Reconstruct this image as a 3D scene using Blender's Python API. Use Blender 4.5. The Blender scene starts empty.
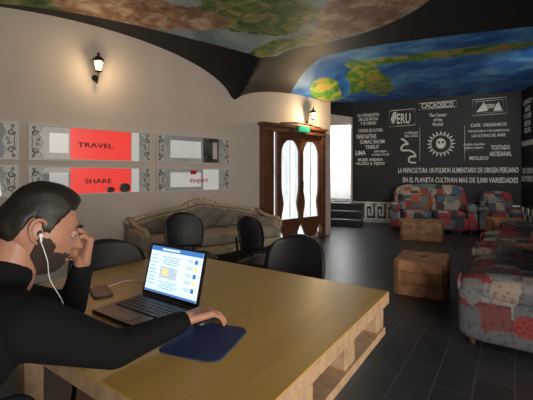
import bpy, bmesh, math, random
from mathutils import Vector, Matrix, noise
random.seed(4)
sc = bpy.context.scene
COL = sc.collection
V = Vector
rad = math.radians

# ------------------------------------------------------------------ materials
def mat(name, col, rough=0.6, metal=0.0, emi=None, es=0.0, bump=0.0, bscale=40, spec=None, var=0.0, vscale=6, coat=0):
    m = bpy.data.materials.new(name); m.use_nodes = True
    nt = m.node_tree; b = nt.nodes['Principled BSDF']
    b.inputs['Base Color'].default_value = (*col, 1)
    b.inputs['Roughness'].default_value = rough
    b.inputs['Metallic'].default_value = metal
    if spec is not None: b.inputs['Specular IOR Level'].default_value = spec
    if coat: b.inputs['Coat Weight'].default_value = coat
    if emi:
        b.inputs['Emission Color'].default_value = (*emi, 1)
        b.inputs['Emission Strength'].default_value = es
    tc = nt.nodes.new('ShaderNodeTexCoord')
    if var > 0:
        n = nt.nodes.new('ShaderNodeTexNoise'); n.inputs['Scale'].default_value = vscale; n.inputs['Detail'].default_value = 5
        nt.links.new(tc.outputs['Object'], n.inputs['Vector'])
        r = nt.nodes.new('ShaderNodeValToRGB')
        r.color_ramp.elements[0].position = .3; r.color_ramp.elements[1].position = .7
        r.color_ramp.elements[0].color = (*[c*(1-var) for c in col], 1)
        r.color_ramp.elements[1].color = (*[min(1, c*(1+var)) for c in col], 1)
        nt.links.new(n.outputs['Fac'], r.inputs['Fac']); nt.links.new(r.outputs['Color'], b.inputs['Base Color'])
    if bump > 0:
        n = nt.nodes.new('ShaderNodeTexNoise'); n.inputs['Scale'].default_value = bscale; n.inputs['Detail'].default_value = 4
        nt.links.new(tc.outputs['Object'], n.inputs['Vector'])
        bp = nt.nodes.new('ShaderNodeBump'); bp.inputs['Strength'].default_value = bump; bp.inputs['Distance'].default_value = .01
        nt.links.new(n.outputs['Fac'], bp.inputs['Height']); nt.links.new(bp.outputs['Normal'], b.inputs['Normal'])
    return m

M_white = mat('plaster_white', (.70, .61, .53), .85, bump=.25, bscale=9, var=.05, vscale=2)
M_lobby = mat('lobby_white', (.8, .8, .78), .85, bump=.1, bscale=9)
M_black = mat('paint_black', (.009, .009, .010), .6, bump=.2, bscale=10)
M_chalk = mat('chalk_paint', (.82, .82, .79), .8, var=.15, vscale=12)
M_frame = mat('frame_white', (.70, .68, .65), .35)
M_silver = mat('frame_silver', (.62, .62, .62), .3, metal=.6)
M_ink = mat('ink_black', (.02, .02, .02), .6)
M_red = mat('sign_red', (.75, .05, .04), .25, emi=(1, .07, .06), es=.58)  # emission added so the red looks backlit
M_redtext = mat('sign_text_dark', (.10, .01, .01), .5)
M_redtxt2 = mat('sign_text_red', (.6, .03, .03), .5)
M_pane = mat('pane_grey', (.34, .35, .35), .05, emi=(.5, .52, .52), es=.12, var=.35, vscale=2.5)  # slight glow stands in for a lit room behind the panes
M_pane_l = mat('pane_light', (.6, .6, .58), .06, emi=(.8, .8, .76), es=.34, var=.1, vscale=3)  # stronger glow standing in for the same lit room
M_pane_d = mat('pane_dark', (.10, .10, .10), .06, var=.5, vscale=6)
M_doorwood = mat('door_mahogany', (.15, .062, .033), .3, var=.3, vscale=9)
M_iron = mat('wrought_iron', (.015, .014, .013), .45, metal=.6)
M_bulb = mat('lamp_glow', (1, .8, .5), .4, emi=(1, .72, .38), es=12)
M_lampglass = mat('lamp_glass', (.9, .75, .55), .2, emi=(1, .75, .45), es=2.2)
M_green = mat('exit_green', (.03, .4, .2), .4, emi=(.05, .6, .3), es=.6)
M_wood_edge = mat('plywood_edge', (.42, .27, .16), .5, var=.2, vscale=30)
M_chair = mat('chair_black', (.010, .010, .012), .45, bump=.3, bscale=180)
M_chairm = mat('chair_metal', (.03, .03, .03), .3, metal=.8)
M_sofa = mat('sofa_beige', (.40, .34, .27), .8, bump=.2, bscale=30, var=.15, vscale=8)
M_sofagrey = mat('sofa_grey', (.25, .215, .185), .7, var=.15, vscale=6, bump=.2, bscale=30)
M_button = mat('sofa_button', (.10, .085, .07), .6)
M_sofawood = mat('sofa_carved_wood', (.52, .42, .29), .45, var=.35, vscale=20)
M_crate = mat('crate_wood', (.40, .20, .095), .45, var=.45, vscale=9, bump=.3, bscale=25)
M_crate_d = mat('crate_batten', (.18, .08, .038), .55, var=.3, vscale=12)
M_step = mat('step_black', (.01, .01, .011), .4)
M_laptop = mat('laptop_black', (.01, .01, .012), .35)
M_key = mat('keys', (.03, .03, .033), .5)
M_page = mat('screen_page', (.5, .6, .7), .4, emi=(.66, .84, 1), es=1.1)
M_hdr = mat('screen_header', (.02, .1, .3), .4, emi=(.06, .20, .55), es=1)
M_txt = mat('screen_text', (.1, .2, .3), .4, emi=(.28, .46, .66), es=1)
M_yel = mat('screen_yellow', (.7, .5, .1), .4, emi=(.9, .75, .30), es=1)
M_pad = mat('mousepad_blue', (.012, .032, .11), .7)
M_mouse = mat('mouse_plastic', (.02, .02, .022), .3)
M_wire = mat('cable_white', (.75, .75, .73), .4)
M_skin = mat('skin', (.40, .195, .125), .5, var=.08, vscale=30)
M_hair = mat('hair_dark', (.014, .009, .006), .55, bump=.15, bscale=160)
M_beard = mat('stubble', (.035, .019, .012), .8, bump=.25, bscale=300)
M_cloth = mat('sweater_black', (.007, .007, .008), .9, bump=.3, bscale=120, spec=.15)
M_jeans = mat('jeans_dark', (.012, .016, .03), .9)
M_eye = mat('eye_white', (.42, .38, .35), .25)
M_iris = mat('iris_dark', (.02, .012, .008), .1)
M_brow = M_hair
M_lip = mat('lips', (.30, .11, .08), .5)

def N(nt, t, **kw):
    n = nt.nodes.new(t)
    for k, v in kw.items(): setattr(n, k, v)
    return n

def glass_mat():
    # door glass: brightness behind it put in as emission, soft vertical variation
    m = bpy.data.materials.new('daylit_glass'); m.use_nodes = True; nt = m.node_tree; b = nt.nodes['Principled BSDF']
    b.inputs['Base Color'].default_value = (.5, .55, .58, 1); b.inputs['Roughness'].default_value = .12
    tc = N(nt, 'ShaderNodeTexCoord'); mp = N(nt, 'ShaderNodeMapping'); mp.inputs['Scale'].default_value = (5, 1, 1.1)
    no = N(nt, 'ShaderNodeTexNoise'); no.inputs['Scale'].default_value = 1.6; no.inputs['Detail'].default_value = 4
    r = N(nt, 'ShaderNodeValToRGB'); r.color_ramp.elements[0].position = .38; r.color_ramp.elements[1].position = .58
    r.color_ramp.elements[0].color = (.62, .68, .72, 1); r.color_ramp.elements[1].color = (.94, .98, 1, 1)
    nt.links.new(tc.outputs['Object'], mp.inputs['Vector']); nt.links.new(mp.outputs['Vector'], no.inputs['Vector']); nt.links.new(no.outputs['Fac'], r.inputs['Fac'])
    nt.links.new(r.outputs['Color'], b.inputs['Emission Color']); b.inputs['Emission Strength'].default_value = 1.1
    return m
M_glass_bright = glass_mat()

# ------------------------------------------------------------------ builder
class B:
    def __init__(s): s.v = []; s.f = []; s.m = []; s.sm = []; s.mats = []
    def mi(s, m):
        if m not in s.mats: s.mats.append(m)
        return s.mats.index(m)
    def add(s, vs, fs, m, smooth=False):
        o = len(s.v); i = s.mi(m)
        s.v += [tuple(v) for v in vs]
        for f in fs: s.f.append([a+o for a in f]); s.m.append(i); s.sm.append(smooth)
    def box(s, c, d, m, R=None):
        c = V(c); vs = []
        for x in (-.5, .5):
            for y in (-.5, .5):
                for z in (-.5, .5):
                    p = V((x*d[0], y*d[1], z*d[2]))
                    if R: p = R @ p
                    vs.append(c+p)
        s.add(vs, [(0, 1, 3, 2), (4, 6, 7, 5), (0, 4, 5, 1), (2, 3, 7, 6), (0, 2, 6, 4), (1, 5, 7, 3)], m)
    def tube(s, pts, r, m, n=8, close=False):
        pts = [V(p) for p in pts]
        if not isinstance(r, (list, tuple)): r = [r]*len(pts)
        vs = []; fs = []; k = len(pts); up = None
        for i, p in enumerate(pts):
            a = pts[(i-1) % k] if (i > 0 or close) else pts[i]
            b = pts[(i+1) % k] if (i < k-1 or close) else pts[i]
            t = (b-a).normalized()
            if up is None: up = V((0, 0, 1)) if abs(t.z) < .9 else V((1, 0, 0))
            x = t.cross(up)
            if x.length < 1e-4: x = t.orthogonal()
            x.normalize(); y = x.cross(t).normalized(); up = y
            for j in range(n):
                an = 2*math.pi*j/n
                vs.append(p+r[i]*(math.cos(an)*x+math.sin(an)*y))
        for i in range(k if close else k-1):
            i2 = (i+1) % k
            for j in range(n):
                j2 = (j+1) % n
                fs.append((i*n+j, i*n+j2, i2*n+j2, i2*n+j))
        if not close:
            fs.append(tuple(range(n))); fs.append(tuple(range((k-1)*n, k*n))[::-1])
        s.add(vs, fs, m, True)
    def sq(s, c, d, m, e=.35, nu=24, nv=14, R=None, fn=None):
        # rounded-box superellipsoid; d = full dims
        c = V(c); vs = []; fs = []
        sg = lambda w, ee: math.copysign(abs(w)**ee, w)
        for i in range(nv+1):
            a = -math.pi/2+math.pi*i/nv
            for j in range(nu):
                b = 2*math.pi*j/nu
                p = V((d[0]/2*sg(math.cos(a), e)*sg(math.cos(b), e), d[1]/2*sg(math.cos(a), e)*sg(math.sin(b), e), d[2]/2*sg(math.sin(a), e)))
                if fn: p = fn(p)
                if R: p = R @ p
                vs.append(c+p)
        for i in range(nv):
            for j in range(nu):
                j2 = (j+1) % nu
                fs.append((i*nu+j, i*nu+j2, (i+1)*nu+j2, (i+1)*nu+j))
        s.add(vs, fs, m, True)
    def lathe(s, c, prof, m, n=16, ax=None):
        R = Matrix.Identity(3) if ax is None else ax
        vs = []; fs = []; c = V(c)
        for (r, z) in prof:
            for j in range(n):
                a = 2*math.pi*j/n; vs.append(c+R @ V((r*math.cos(a), r*math.sin(a), z)))
        for i in range(len(prof)-1):
            for j in range(n):
                j2 = (j+1) % n; fs.append((i*n+j, i*n+j2, (i+1)*n+j2, (i+1)*n+j))
        fs.append(tuple(range(n))[::-1]); fs.append(tuple(range((len(prof)-1)*n, len(prof)*n)))
        s.add(vs, fs, m, True)
    def plate(s, pts, y0, y1, m):
        k = len(pts)
        vs = [(x, y0, z) for x, z in pts]+[(x, y1, z) for x, z in pts]
        fs = [tuple(range(k)), tuple(range(k, 2*k))[::-1]]
        for i in range(k):
            j = (i+1) % k; fs.append((i, i+k, j+k, j))
        s.add(vs, fs, m)
    def ringplate(s, outer, inner, y0, y1, m):
        k = len(outer); vs = []
        for y in (y0, y1):
            vs += [(x, y, z) for x, z in outer]+[(x, y, z) for x, z in inner]
        fs = []
        for i in range(k):
            j = (i+1) % k
            fs += [(i, j, k+j, k+i), (2*k+i, 3*k+i, 3*k+j, 2*k+j), (i, 2*k+i, 2*k+j, j), (k+i, k+j, 3*k+j, 3*k+i)]
        s.add(vs, fs, m)
    def capsule(s, p1, r1, p2, r2, m, n=14):
        p1 = V(p1); p2 = V(p2); t = (p2-p1); L = t.length
        if L < 1e-6: t = V((0, 0, 1)); L = 1e-6
        t.normalize(); x = t.orthogonal().normalized(); y = t.cross(x)
        rings = []
        for i in range(1, 5):
            a = -math.pi/2+math.pi/2*i/5; rings.append((p1+t*r1*math.sin(a), r1*math.cos(a)))
        for i in range(0, 9): rings.append((p1.lerp(p2, i/8), r1+(r2-r1)*i/8))
        for i in range(1, 5):
            a = math.pi/2*i/5; rings.append((p2+t*r2*math.sin(a), r2*math.cos(a)))
        vs = []; fs = []
        for c, r in rings:
            for j in range(n):
                a = 2*math.pi*j/n; vs.append(c+r*(math.cos(a)*x+math.sin(a)*y))
        for i in range(len(rings)-1):
            for j in range(n):
                j2 = (j+1) % n; fs.append((i*n+j, i*n+j2, (i+1)*n+j2, (i+1)*n+j))
        fs.append(tuple(range(n))[::-1]); fs.append(tuple(range((len(rings)-1)*n, len(rings)*n)))
        s.add(vs, fs, m, True)
    def obj(s, name, loc=(0, 0, 0), rz=0, parent=None, bevel=0, remesh=0, smooth=0, M=None):
        me = bpy.data.meshes.new(name); me.from_pydata(s.v, [], s.f); me.update()
        for m in s.mats: me.materials.append(m)
        me.polygons.foreach_set('material_index', s.m)
        me.polygons.foreach_set('use_smooth', s.sm)
        bm = bmesh.new(); bm.from_mesh(me); bmesh.ops.recalc_face_normals(bm, faces=bm.faces); bm.to_mesh(me); bm.free()
        o = bpy.data.objects.new(name, me); COL.objects.link(o)
        if M is not None: o.matrix_world = M
        else: o.location = loc; o.rotation_euler = (0, 0, rz)
        if parent: o.parent = parent
        if bevel:
            md = o.modifiers.new('bevel', 'BEVEL'); md.width = bevel; md.segments = 2; md.limit_method = 'ANGLE'; md.angle_limit = rad(50)
        if remesh:
            md = o.modifiers.new('remesh', 'REMESH'); md.mode = 'VOXEL'; md.voxel_size = remesh; md.use_smooth_shade = True
        if smooth:
            md = o.modifiers.new('smooth', 'SMOOTH'); md.factor = .5; md.iterations = smooth
        return o

def empty(name, loc=(0, 0, 0), rz=0):
    o = bpy.data.objects.new(name, None); COL.objects.link(o); o.location = loc; o.rotation_euler = (0, 0, rz); o.empty_display_size = .1
    return o

def text(body, x, z, w, h, m, parent, y=-.012, name='letters', align='CENTER'):
    cu = bpy.data.curves.new(name, 'FONT'); cu.body = body; cu.align_x = align; cu.align_y = 'CENTER'; cu.extrude = .002; cu.resolution_u = 2
    cu.materials.append(m); cu.size = 1; cu.offset = .018
    o = bpy.data.objects.new(name, cu); COL.objects.link(o)
    bpy.context.view_layer.update()
    d = o.dimensions
    sx = w/max(d.x, 1e-3); sy = h/max(d.y, 1e-3)
    o.scale = (sx, sy, 1); o.rotation_euler = (rad(90), 0, 0); o.location = (x, y, z); o.parent = parent
    return o

# ------------------------------------------------------------------ frames
CAMH = 1.25
A_L = rad(40); P0 = V((-3.13, 3.73, 0)); U = V((math.cos(A_L), math.sin(A_L), 0)); NL = V((math.sin(A_L), -math.cos(A_L), 0))
A_F = rad(-19.45); F0 = V((2.5, 9.44, 0)); E = V((math.cos(A_F), math.sin(A_F), 0)); G = V((-math.sin(A_F), math.cos(A_F), 0))
A_T = rad(145.5); C0 = V((.528, 1.528, 0)); E1 = V((math.cos(A_T), math.sin(A_T), 0)); E2 = V((-math.sin(A_T), math.cos(A_T), 0))
CZ = 3.19

# ------------------------------------------------------------------ floor
def floor_mat():
    m = bpy.data.materials.new('floor_black_tile'); m.use_nodes = True; nt = m.node_tree; b = nt.nodes['Principled BSDF']
    tc = N(nt, 'ShaderNodeTexCoord'); mp = N(nt, 'ShaderNodeMapping'); mp.inputs['Rotation'].default_value = (0, 0, rad(-55))
    br = N(nt, 'ShaderNodeTexBrick'); br.inputs['Scale'].default_value = 1; br.inputs['Brick Width'].default_value = .46; br.inputs['Row Height'].default_value = .20
    br.inputs['Mortar Size'].default_value = .004; br.inputs['Color1'].default_value = (.022, .023, .026, 1); br.inputs['Color2'].default_value = (.036, .037, .041, 1); br.inputs['Mortar'].default_value = (.060, .060, .062, 1)
    no = N(nt, 'ShaderNodeTexNoise'); no.inputs['Scale'].default_value = 5; no.inputs['Detail'].default_value = 6
    nt.links.new(tc.outputs['Object'], mp.inputs['Vector']); nt.links.new(mp.outputs['Vector'], br.inputs['Vector']); nt.links.new(tc.outputs['Object'], no.inputs['Vector'])
    nt.links.new(br.outputs['Color'], b.inputs['Base Color'])
    mr = N(nt, 'ShaderNodeMapRange'); mr.inputs['To Min'].default_value = .24; mr.inputs['To Max'].default_value = .48
    nt.links.new(no.outputs['Fac'], mr.inputs['Value']); nt.links.new(mr.outputs['Result'], b.inputs['Roughness'])
    bp = N(nt, 'ShaderNodeBump'); bp.inputs['Strength'].default_value = .4; bp.inputs['Distance'].default_value = .004; bp.invert = True
    nt.links.new(br.outputs['Fac'], bp.inputs['Height']); nt.links.new(bp.outputs['Normal'], b.inputs['Normal'])
    return m
b = B(); Mf = floor_mat()
b.add([(-7, -2.5, 0), (8, -2.5, 0), (8, 11.5, 0), (-7, 11.5, 0)], [(0, 1, 2, 3)], Mf)
b.obj('floor')

# ------------------------------------------------------------------ walls
def wallbox(name, origin, rz, x0, x1, z0, z1, m, y0=0, y1=.2):
    b = B(); b.box(((x0+x1)/2, (y0+y1)/2, (z0+z1)/2), (x1-x0, y1-y0, z1-z0), m); return b.obj(name, origin, rz)
wallbox('wall_left', P0, A_L, -4.5, 5.85, 0, 3.25, M_white)
wallbox('wall_far', F0, A_F, -.21, 3.82, 0, 3.25, M_black)
b = B()
b.box((-1.0, .1, 1.5), (.28, .2, 3.0), M_white); b.box((-.235, .1, 1.6), (.05, .2, 3.2), M_white)
b.box((-.55, .1, 2.9), (.64, .2, .58), M_white)
b.plate([(-1.14, 2.98), (-.21, 2.80), (-.21, 3.25), (-1.14, 3.25)], -.012, -.002, M_black)
b.box((-.55, 1.5, 1.6), (1.4, .1, 3.2), M_lobby); b.box((-1.2, .8, 1.6), (.1, 1.4, 3.2), M_lobby); b.box((.1, .85, 1.6), (.1, 1.2, 3.2), M_lobby)
b.box((-.55, .85, .26), (1.3, 1.3, .52), M_step); b.box((-.55, .85, 3.1), (1.3, 1.3, .05), M_lobby)
b.obj('wall_far_doorway', F0, A_F)
la = bpy.data.lights.new('lobby_light', 'AREA'); la.energy = 80; la.size = .9; la.color = (.93, .96, 1)
lo = bpy.data.objects.new('lobby_light', la); COL.objects.link(lo); lo.location = F0+E*(-.55)+G*.8+V((0, 0, 3.0))
a = P0+U*5.85; c = F0+E*(-1.14)
d = (c-a); wallbox('wall_recess', a, math.atan2(d.y, d.x), 0, d.length+.1, 0, 3.25, M_white, 0, .15)
RC = F0+E*3.62
d = -G; wallbox('wall_right', RC, math.atan2(d.y, d.x), -.1, 6.5, 0, 3.25, M_black, 0, .2)
wallbox('baseboard_left', P0, A_L, -4.5, 3.88, 0, .12, M_frame, -.015, 0)

# ------------------------------------------------------------------ ceiling with murals
def sst(x): x = max(0, min(1, x)); return x*x*(3-2*x)
def zw(s):
    if s <= 3.36: t = (s-1.1)/2.26; z = 2.41+.74*math.sqrt(max(0, 1-t*t)) if abs(t) < 1 else (2.41 if s > 0 else 2.41+.5*min(1, (-1.16-s)))
    else:
        t = (s-4.95)/1.59; z = 2.41+.39*math.sqrt(max(0, 1-t*t))
    return z
def cz(x, y):
    r = V((x, y, 0))-P0; s = r.dot(U); p = r.dot(NL)
    w = max(sst(p/1.1)**.8, sst((s-5.6)/1.0))
    z = zw(s)
    return z+(CZ-z)*w
def ceil_mat():
    m = bpy.data.materials.new('ceiling_mural'); m.use_nodes = True; nt = m.node_tree; b = nt.nodes['Principled BSDF']; L = nt.links.new
    b.inputs['Roughness'].default_value = .55
    g = N(nt, 'ShaderNodeTexCoord'); P = g.outputs['Object']
    def vm(op, a, c=None):
        n = N(nt, 'ShaderNodeVectorMath', operation=op)
        L(a, n.inputs[0])
        if c is not None:
            if isinstance(c, (tuple, list)): n.inputs[1].default_value = c
            else: L(c, n.inputs[1])
        return n
    def mm(op, a, c=None):
        n = N(nt, 'ShaderNodeMath', operation=op)
        for i, q in enumerate((a, c)):
            if q is None: continue
            if isinstance(q, (int, float)): n.inputs[i].default_value = q
            else: L(q, n.inputs[i])
        return n.outputs[0]
    def noise_(scale, det=6, rough=.6, dist=0, off=(0, 0, 0)):
        n = N(nt, 'ShaderNodeTexNoise'); n.inputs['Scale'].default_value = scale; n.inputs['Detail'].default_value = det; n.inputs['Roughness'].default_value = rough
        n.inputs['Distortion'].default_value = dist; L(vm('ADD', P, off).outputs[0], n.inputs['Vector']); return n.outputs['Fac']
    def ramp(f, els):
        r = N(nt, 'ShaderNodeValToRGB'); cr = r.color_ramp
        while len(cr.elements) < len(els): cr.elements.new(.5)
        for e, (p, c) in zip(cr.elements, els): e.position = p; e.color = (*c, 1)
        L(f, r.inputs['Fac']); return r.outputs['Color']
    def mix(f, a, c):
        n = N(nt, 'ShaderNodeMix', data_type='RGBA'); L(f, n.inputs[0])
        for q, i in ((a, 6), (c, 7)):
            if isinstance(q, tuple): n.inputs[i].default_value = (*q, 1)
            else: L(q, n.inputs[i])
        return n.outputs[2]
    def ell(c, hx, hy, ang=0):
        r = vm('SUBTRACT', P, (c[0], c[1], 0)).outputs[0]
        ca, sa = math.cos(ang), math.sin(ang)
        x = vm('DOT_PRODUCT', r, (ca/hx, sa/hx, 0)).outputs['Value']; y = vm('DOT_PRODUCT', r, (-sa/hy, ca/hy, 0)).outputs['Value']
        return x, y
    def rad2(x, y, p=2.0):
        return mm('ADD', mm('POWER', mm('ABSOLUTE', x), p), mm('POWER', mm('ABSOLUTE', y), p))
    # mural 1
    x, y = ell((-.6, 3.72), 2.42, 1.87); m1 = mm('LESS_THAN', rad2(x, y), 1.0)
    rel = vm('SUBTRACT', P, tuple(P0)).outputs[0]
    pd = vm('DOT_PRODUCT', rel, tuple(NL)).outputs['Value']; sd = vm('DOT_PRODUCT', rel, tuple(U)).outputs['Value']
    m1 = mm('MULTIPLY', m1, mm('GREATER_THAN', mm('SUBTRACT', pd, mm('MULTIPLY', sd, .20)), .03))
    def blobw(wobv):
        def f(c, hx, hy, ang):
            x, y = ell(c, hx, hy, ang); return mm('LESS_THAN', mm('ADD', rad2(x, y), wobv), 1.0)
        return f
    w1 = mm('MULTIPLY', mm('SUBTRACT', noise_(1.8, 8, .66, .3, (3, 1, 0)), .5), 3.4)
    f1 = blobw(w1)
    n2 = noise_(4.2, 9, .68, .5)
    n4 = noise_(1.3, 6, .6, .6, (5, 2, 0))
    ocean = ramp(n4, [(.35, (.12, .19, .21)), (.5, (.26, .35, .37)), (.68, (.44, .50, .49))])
    landg = ramp(n2, [(.34, (.02, .06, .015)), (.48, (.08, .18, .04)), (.58, (.28, .28, .09)), (.7, (.5, .42, .25))])
    landb = ramp(n2, [(.34, (.12, .07, .04)), (.48, (.32, .18, .11)), (.58, (.50, .37, .24)), (.7, (.68, .62, .5))])
    lb = mm('MAXIMUM', f1((-1.45, 4.2), 1.0, .36, rad(20)), f1((1.15, 4.3), .9, .45, rad(-60)))
    lg = mm('MAXIMUM', f1((-.1, 4.35), .75, .5, rad(10)), f1((-2.4, 3.7), .5, .5, 0))
    lg = mm('MAXIMUM', lg, f1((.2, 5.25), .8, .14, rad(-12)))
    c1 = mix(lb, mix(lg, ocean, landg), landb)
    # mural 2
    x, y = ell((.95*E.x+7.76*G.x, .95*E.y+7.76*G.y), 2.95, 2.24, A_F); m2 = mm('LESS_THAN', rad2(x, y, 3.0), 1.0)
    wob = mm('MULTIPLY', mm('SUBTRACT', noise_(1.6, 8, .65, .3), .5), 2.6)
    f2 = blobw(wob)
    l1 = f2((2.15, 7.3), 1.45, .36, rad(62)); l2 = f2((2.75, 5.75), 1.5, .20, rad(-22)); l3 = f2((1.2, 7.0), .5, .25, rad(60))
    lm2 = mm('MAXIMUM', mm('MAXIMUM', l1, l2), l3)
    oc2 = ramp(noise_(1.4, 7, .6, .5), [(.35, (.012, .08, .36)), (.5, (.04, .20, .58)), (.62, (.16, .42, .75)), (.75, (.4, .62, .8))])
    ld2 = ramp(n2, [(.34, (.03, .14, .02)), (.48, (.12, .30, .05)), (.56, (.42, .42, .10)), (.62, (.5, .16, .06)), (.7, (.6, .5, .22))])
    c2 = mix(lm2, oc2, ld2)
    base = mix(m1, (.009, .009, .010), c1); base = mix(m2, base, c2)
    L(base, b.inputs['Base Color'])
    return m
b = B(); nx, ny = 150, 150; x0, x1, y0, y1 = -5.5, 7.2, -2.5, 11.2
vs = []; fs = []
for j in range(ny+1):
    for i in range(nx+1):
        x = x0+(x1-x0)*i/nx; y = y0+(y1-y0)*j/ny; vs.append((x, y, cz(x, y)))
for j in range(ny):
    for i in range(nx):
        x = x0+(x1-x0)*(i+.5)/nx; y = y0+(y1-y0)*(j+.5)/ny
        r = V((x, y, 0))-P0
        if r.dot(NL) < -.15 and r.dot(U) < 5.9: continue
        if (V((x, y, 0))-F0).dot(G) > .2: continue
        if (V((x, y, 0))-RC).dot(E) > .2: continue
        fs.append((j*(nx+1)+i, j*(nx+1)+i+1, (j+1)*(nx+1)+i+1, (j+1)*(nx+1)+i))
b.add(vs, fs, ceil_mat(), True); b.obj('ceiling')

# ------------------------------------------------------------------ windows on left wall
wi = 0
def spiral(b, cx, cz_, r, sgn, ph, turns, m, rr=.004, vs_=1):
    pts = []
    n = 22
    for k in range(n):
        a = ph+sgn*turns*2*math.pi*k/n; q = r*(1-.85*k/n); pts.append((cx+q*math.cos(a), -.034, cz_+vs_*q*math.sin(a)))
    b.tube(pts, [rr*(1.5-k/n) for k in range(n)], m, 5)
for (sa, sb) in ((-.95, .43), (.52, 1.96), (2.03, 3.28)):
    for (za, zb) in ((1.42, 1.845), (1.0, 1.36)):
        wi += 1; b = B(); f = .022; zc = (za+zb)/2; hh = (zb-za)/2-f
        b.box(((sa+sb)/2, -.008, zc), (sb-sa-.02, .012, zb-za-.02), M_pane)
        for (cx, cw, zz, ch) in (((sa+sb)/2, sb-sa, za+f/2, f), ((sa+sb)/2, sb-sa, zb-f/2, f)):
            b.box((cx, -.02, zz), (cw, .04, ch), M_frame)
        for cx in (sa+f/2, sb-f/2): b.box((cx, -.02, zc), (f, .04, zb-za-2*f), M_frame)
        ew = .12
        for (cx, sg) in ((sa+f+ew/2, 1), (sb-f-ew/2, -1)):
            edge = []
            for k in range(25):
                t = k/24*2-1; edge.append((cx+sg*(ew/2-.045+.05*abs(math.cos(t*math.pi*1.0))), zc+t*hh))
            b.plate([(cx-sg*ew/2, zc+hh), (cx-sg*ew/2, zc-hh)]+edge, -.03, -.014, M_frame)
            b.tube([(x, -.031, z) for x, z in edge], .004, M_silver, 5)
            for vv in (1, -1):
                spiral(b, cx-sg*.015, zc+vv*hh*.52, .036, sg*vv, 0, 1.6, M_ink)
                spiral(b, cx-sg*.03, zc+vv*hh*.86, .018, -sg*vv, 1, 1.2, M_ink, .003)
                spiral(b, cx+sg*.012, zc+vv*hh*.13, .020, -sg*vv, 2, 1.3, M_ink, .003)
                b.tube([(cx-sg*.04, -.033, zc), (cx-sg*.048, -.033, zc+vv*hh*.3), (cx-sg*.02, -.033, zc+vv*hh*.7), (cx-sg*.04, -.033, zc+vv*hh*.95)], .003, M_ink, 5)
        if abs(sa-.52) < .01:
            b.box((1.315, -.016, zc), (.73, .006, zb-za-2*f), M_red)
            b.box((.83, -.016, zc), (.2, .006, (zb-za)*.55), M_pane_l)
            b.box((1.74, -.016, zc), (.1, .006, zb-za-2*f), M_pane_l)
            if za < 1.2:
                b.sq((1.6, -.02, za+.08), (.14, .01, .12), M_pane_d, .8); b.sq((1.42, -.02, za+.06), (.1, .01, .07), M_pane_d, .8)
        elif sa > 2:
            b.box((2.5, -.016, zc), (.5, .006, (zb-za)*.6), M_pane_l)
            b.box((2.93, -.016, zc), (.28, .006, zb-za-2*f), M_pane_d if za > 1.2 else M_pane_l)
            if za > 1.2: b.box((3.0, -.02, zc), (.08, .004, .26), M_frame)
            else: b.box((2.62, -.021, zb-.07), (.1, .004, .06), M_redtxt2)
        else:
            b.box((-.2, -.016, zc), (.5, .006, (zb-za)*.7), M_pane_l)
        w = b.obj('window_%d' % wi, P0, A_L)
        if abs(sa-.52) < .01: text('TRAVEL' if za > 1.2 else 'SHARE', 1.24 if za > 1.2 else 1.27, zc-.01, .42 if za > 1.2 else .32, .06, M_redtext, w, -.022)
        elif sa > 2 and za < 1.2: text('ENJOY', 2.72, zc-.02, .32, .075, M_redtxt2, w, -.024)

# ------------------------------------------------------------------ door
def arch_pts(x0, x1, z0, z1, rise, n=14):
    pts = [(x0, z0), (x1, z0)]
    for k in range(n+1):
        a = math.pi*k/n; pts.append(((x0+x1)/2+(x1-x0)/2*math.cos(a), z1-rise+rise*math.sin(a)))
    return pts
b = B()
H = 2.12; L0, L1 = 3.92, 5.55
b.box((L0+.05, -.06, H/2), (.1, .12, H), M_doorwood); b.box((L1-.05, -.06, H/2), (.1, .12, H), M_doorwood)
b.box(((L0+L1)/2, -.06, H-.04), (L1-L0, .14, .1), M_doorwood); b.box(((L0+L1)/2, -.07, H+.03), (L1-L0+.08, .18, .05), M_doorwood)
b.box((4.3, -.05, H/2), (.08, .1, H), M_doorwood)
b.box((4.14, -.02, H/2+.1), (.28, .02, H-.3), M_glass_bright); b.box((4.14, -.04, .14), (.26, .05, .26), M_doorwood)
b.box((4.14, -.05, 1.2), (.15, .02, 1.9), M_doorwood)
b.box(((4.34+5.45)/2, -.04, H-.15), (1.12, .05, .14), M_doorwood)
b.box(((4.34+5.45)/2, -.012, 1.1), (1.1, .012, 2.0), M_glass_bright)
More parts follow.
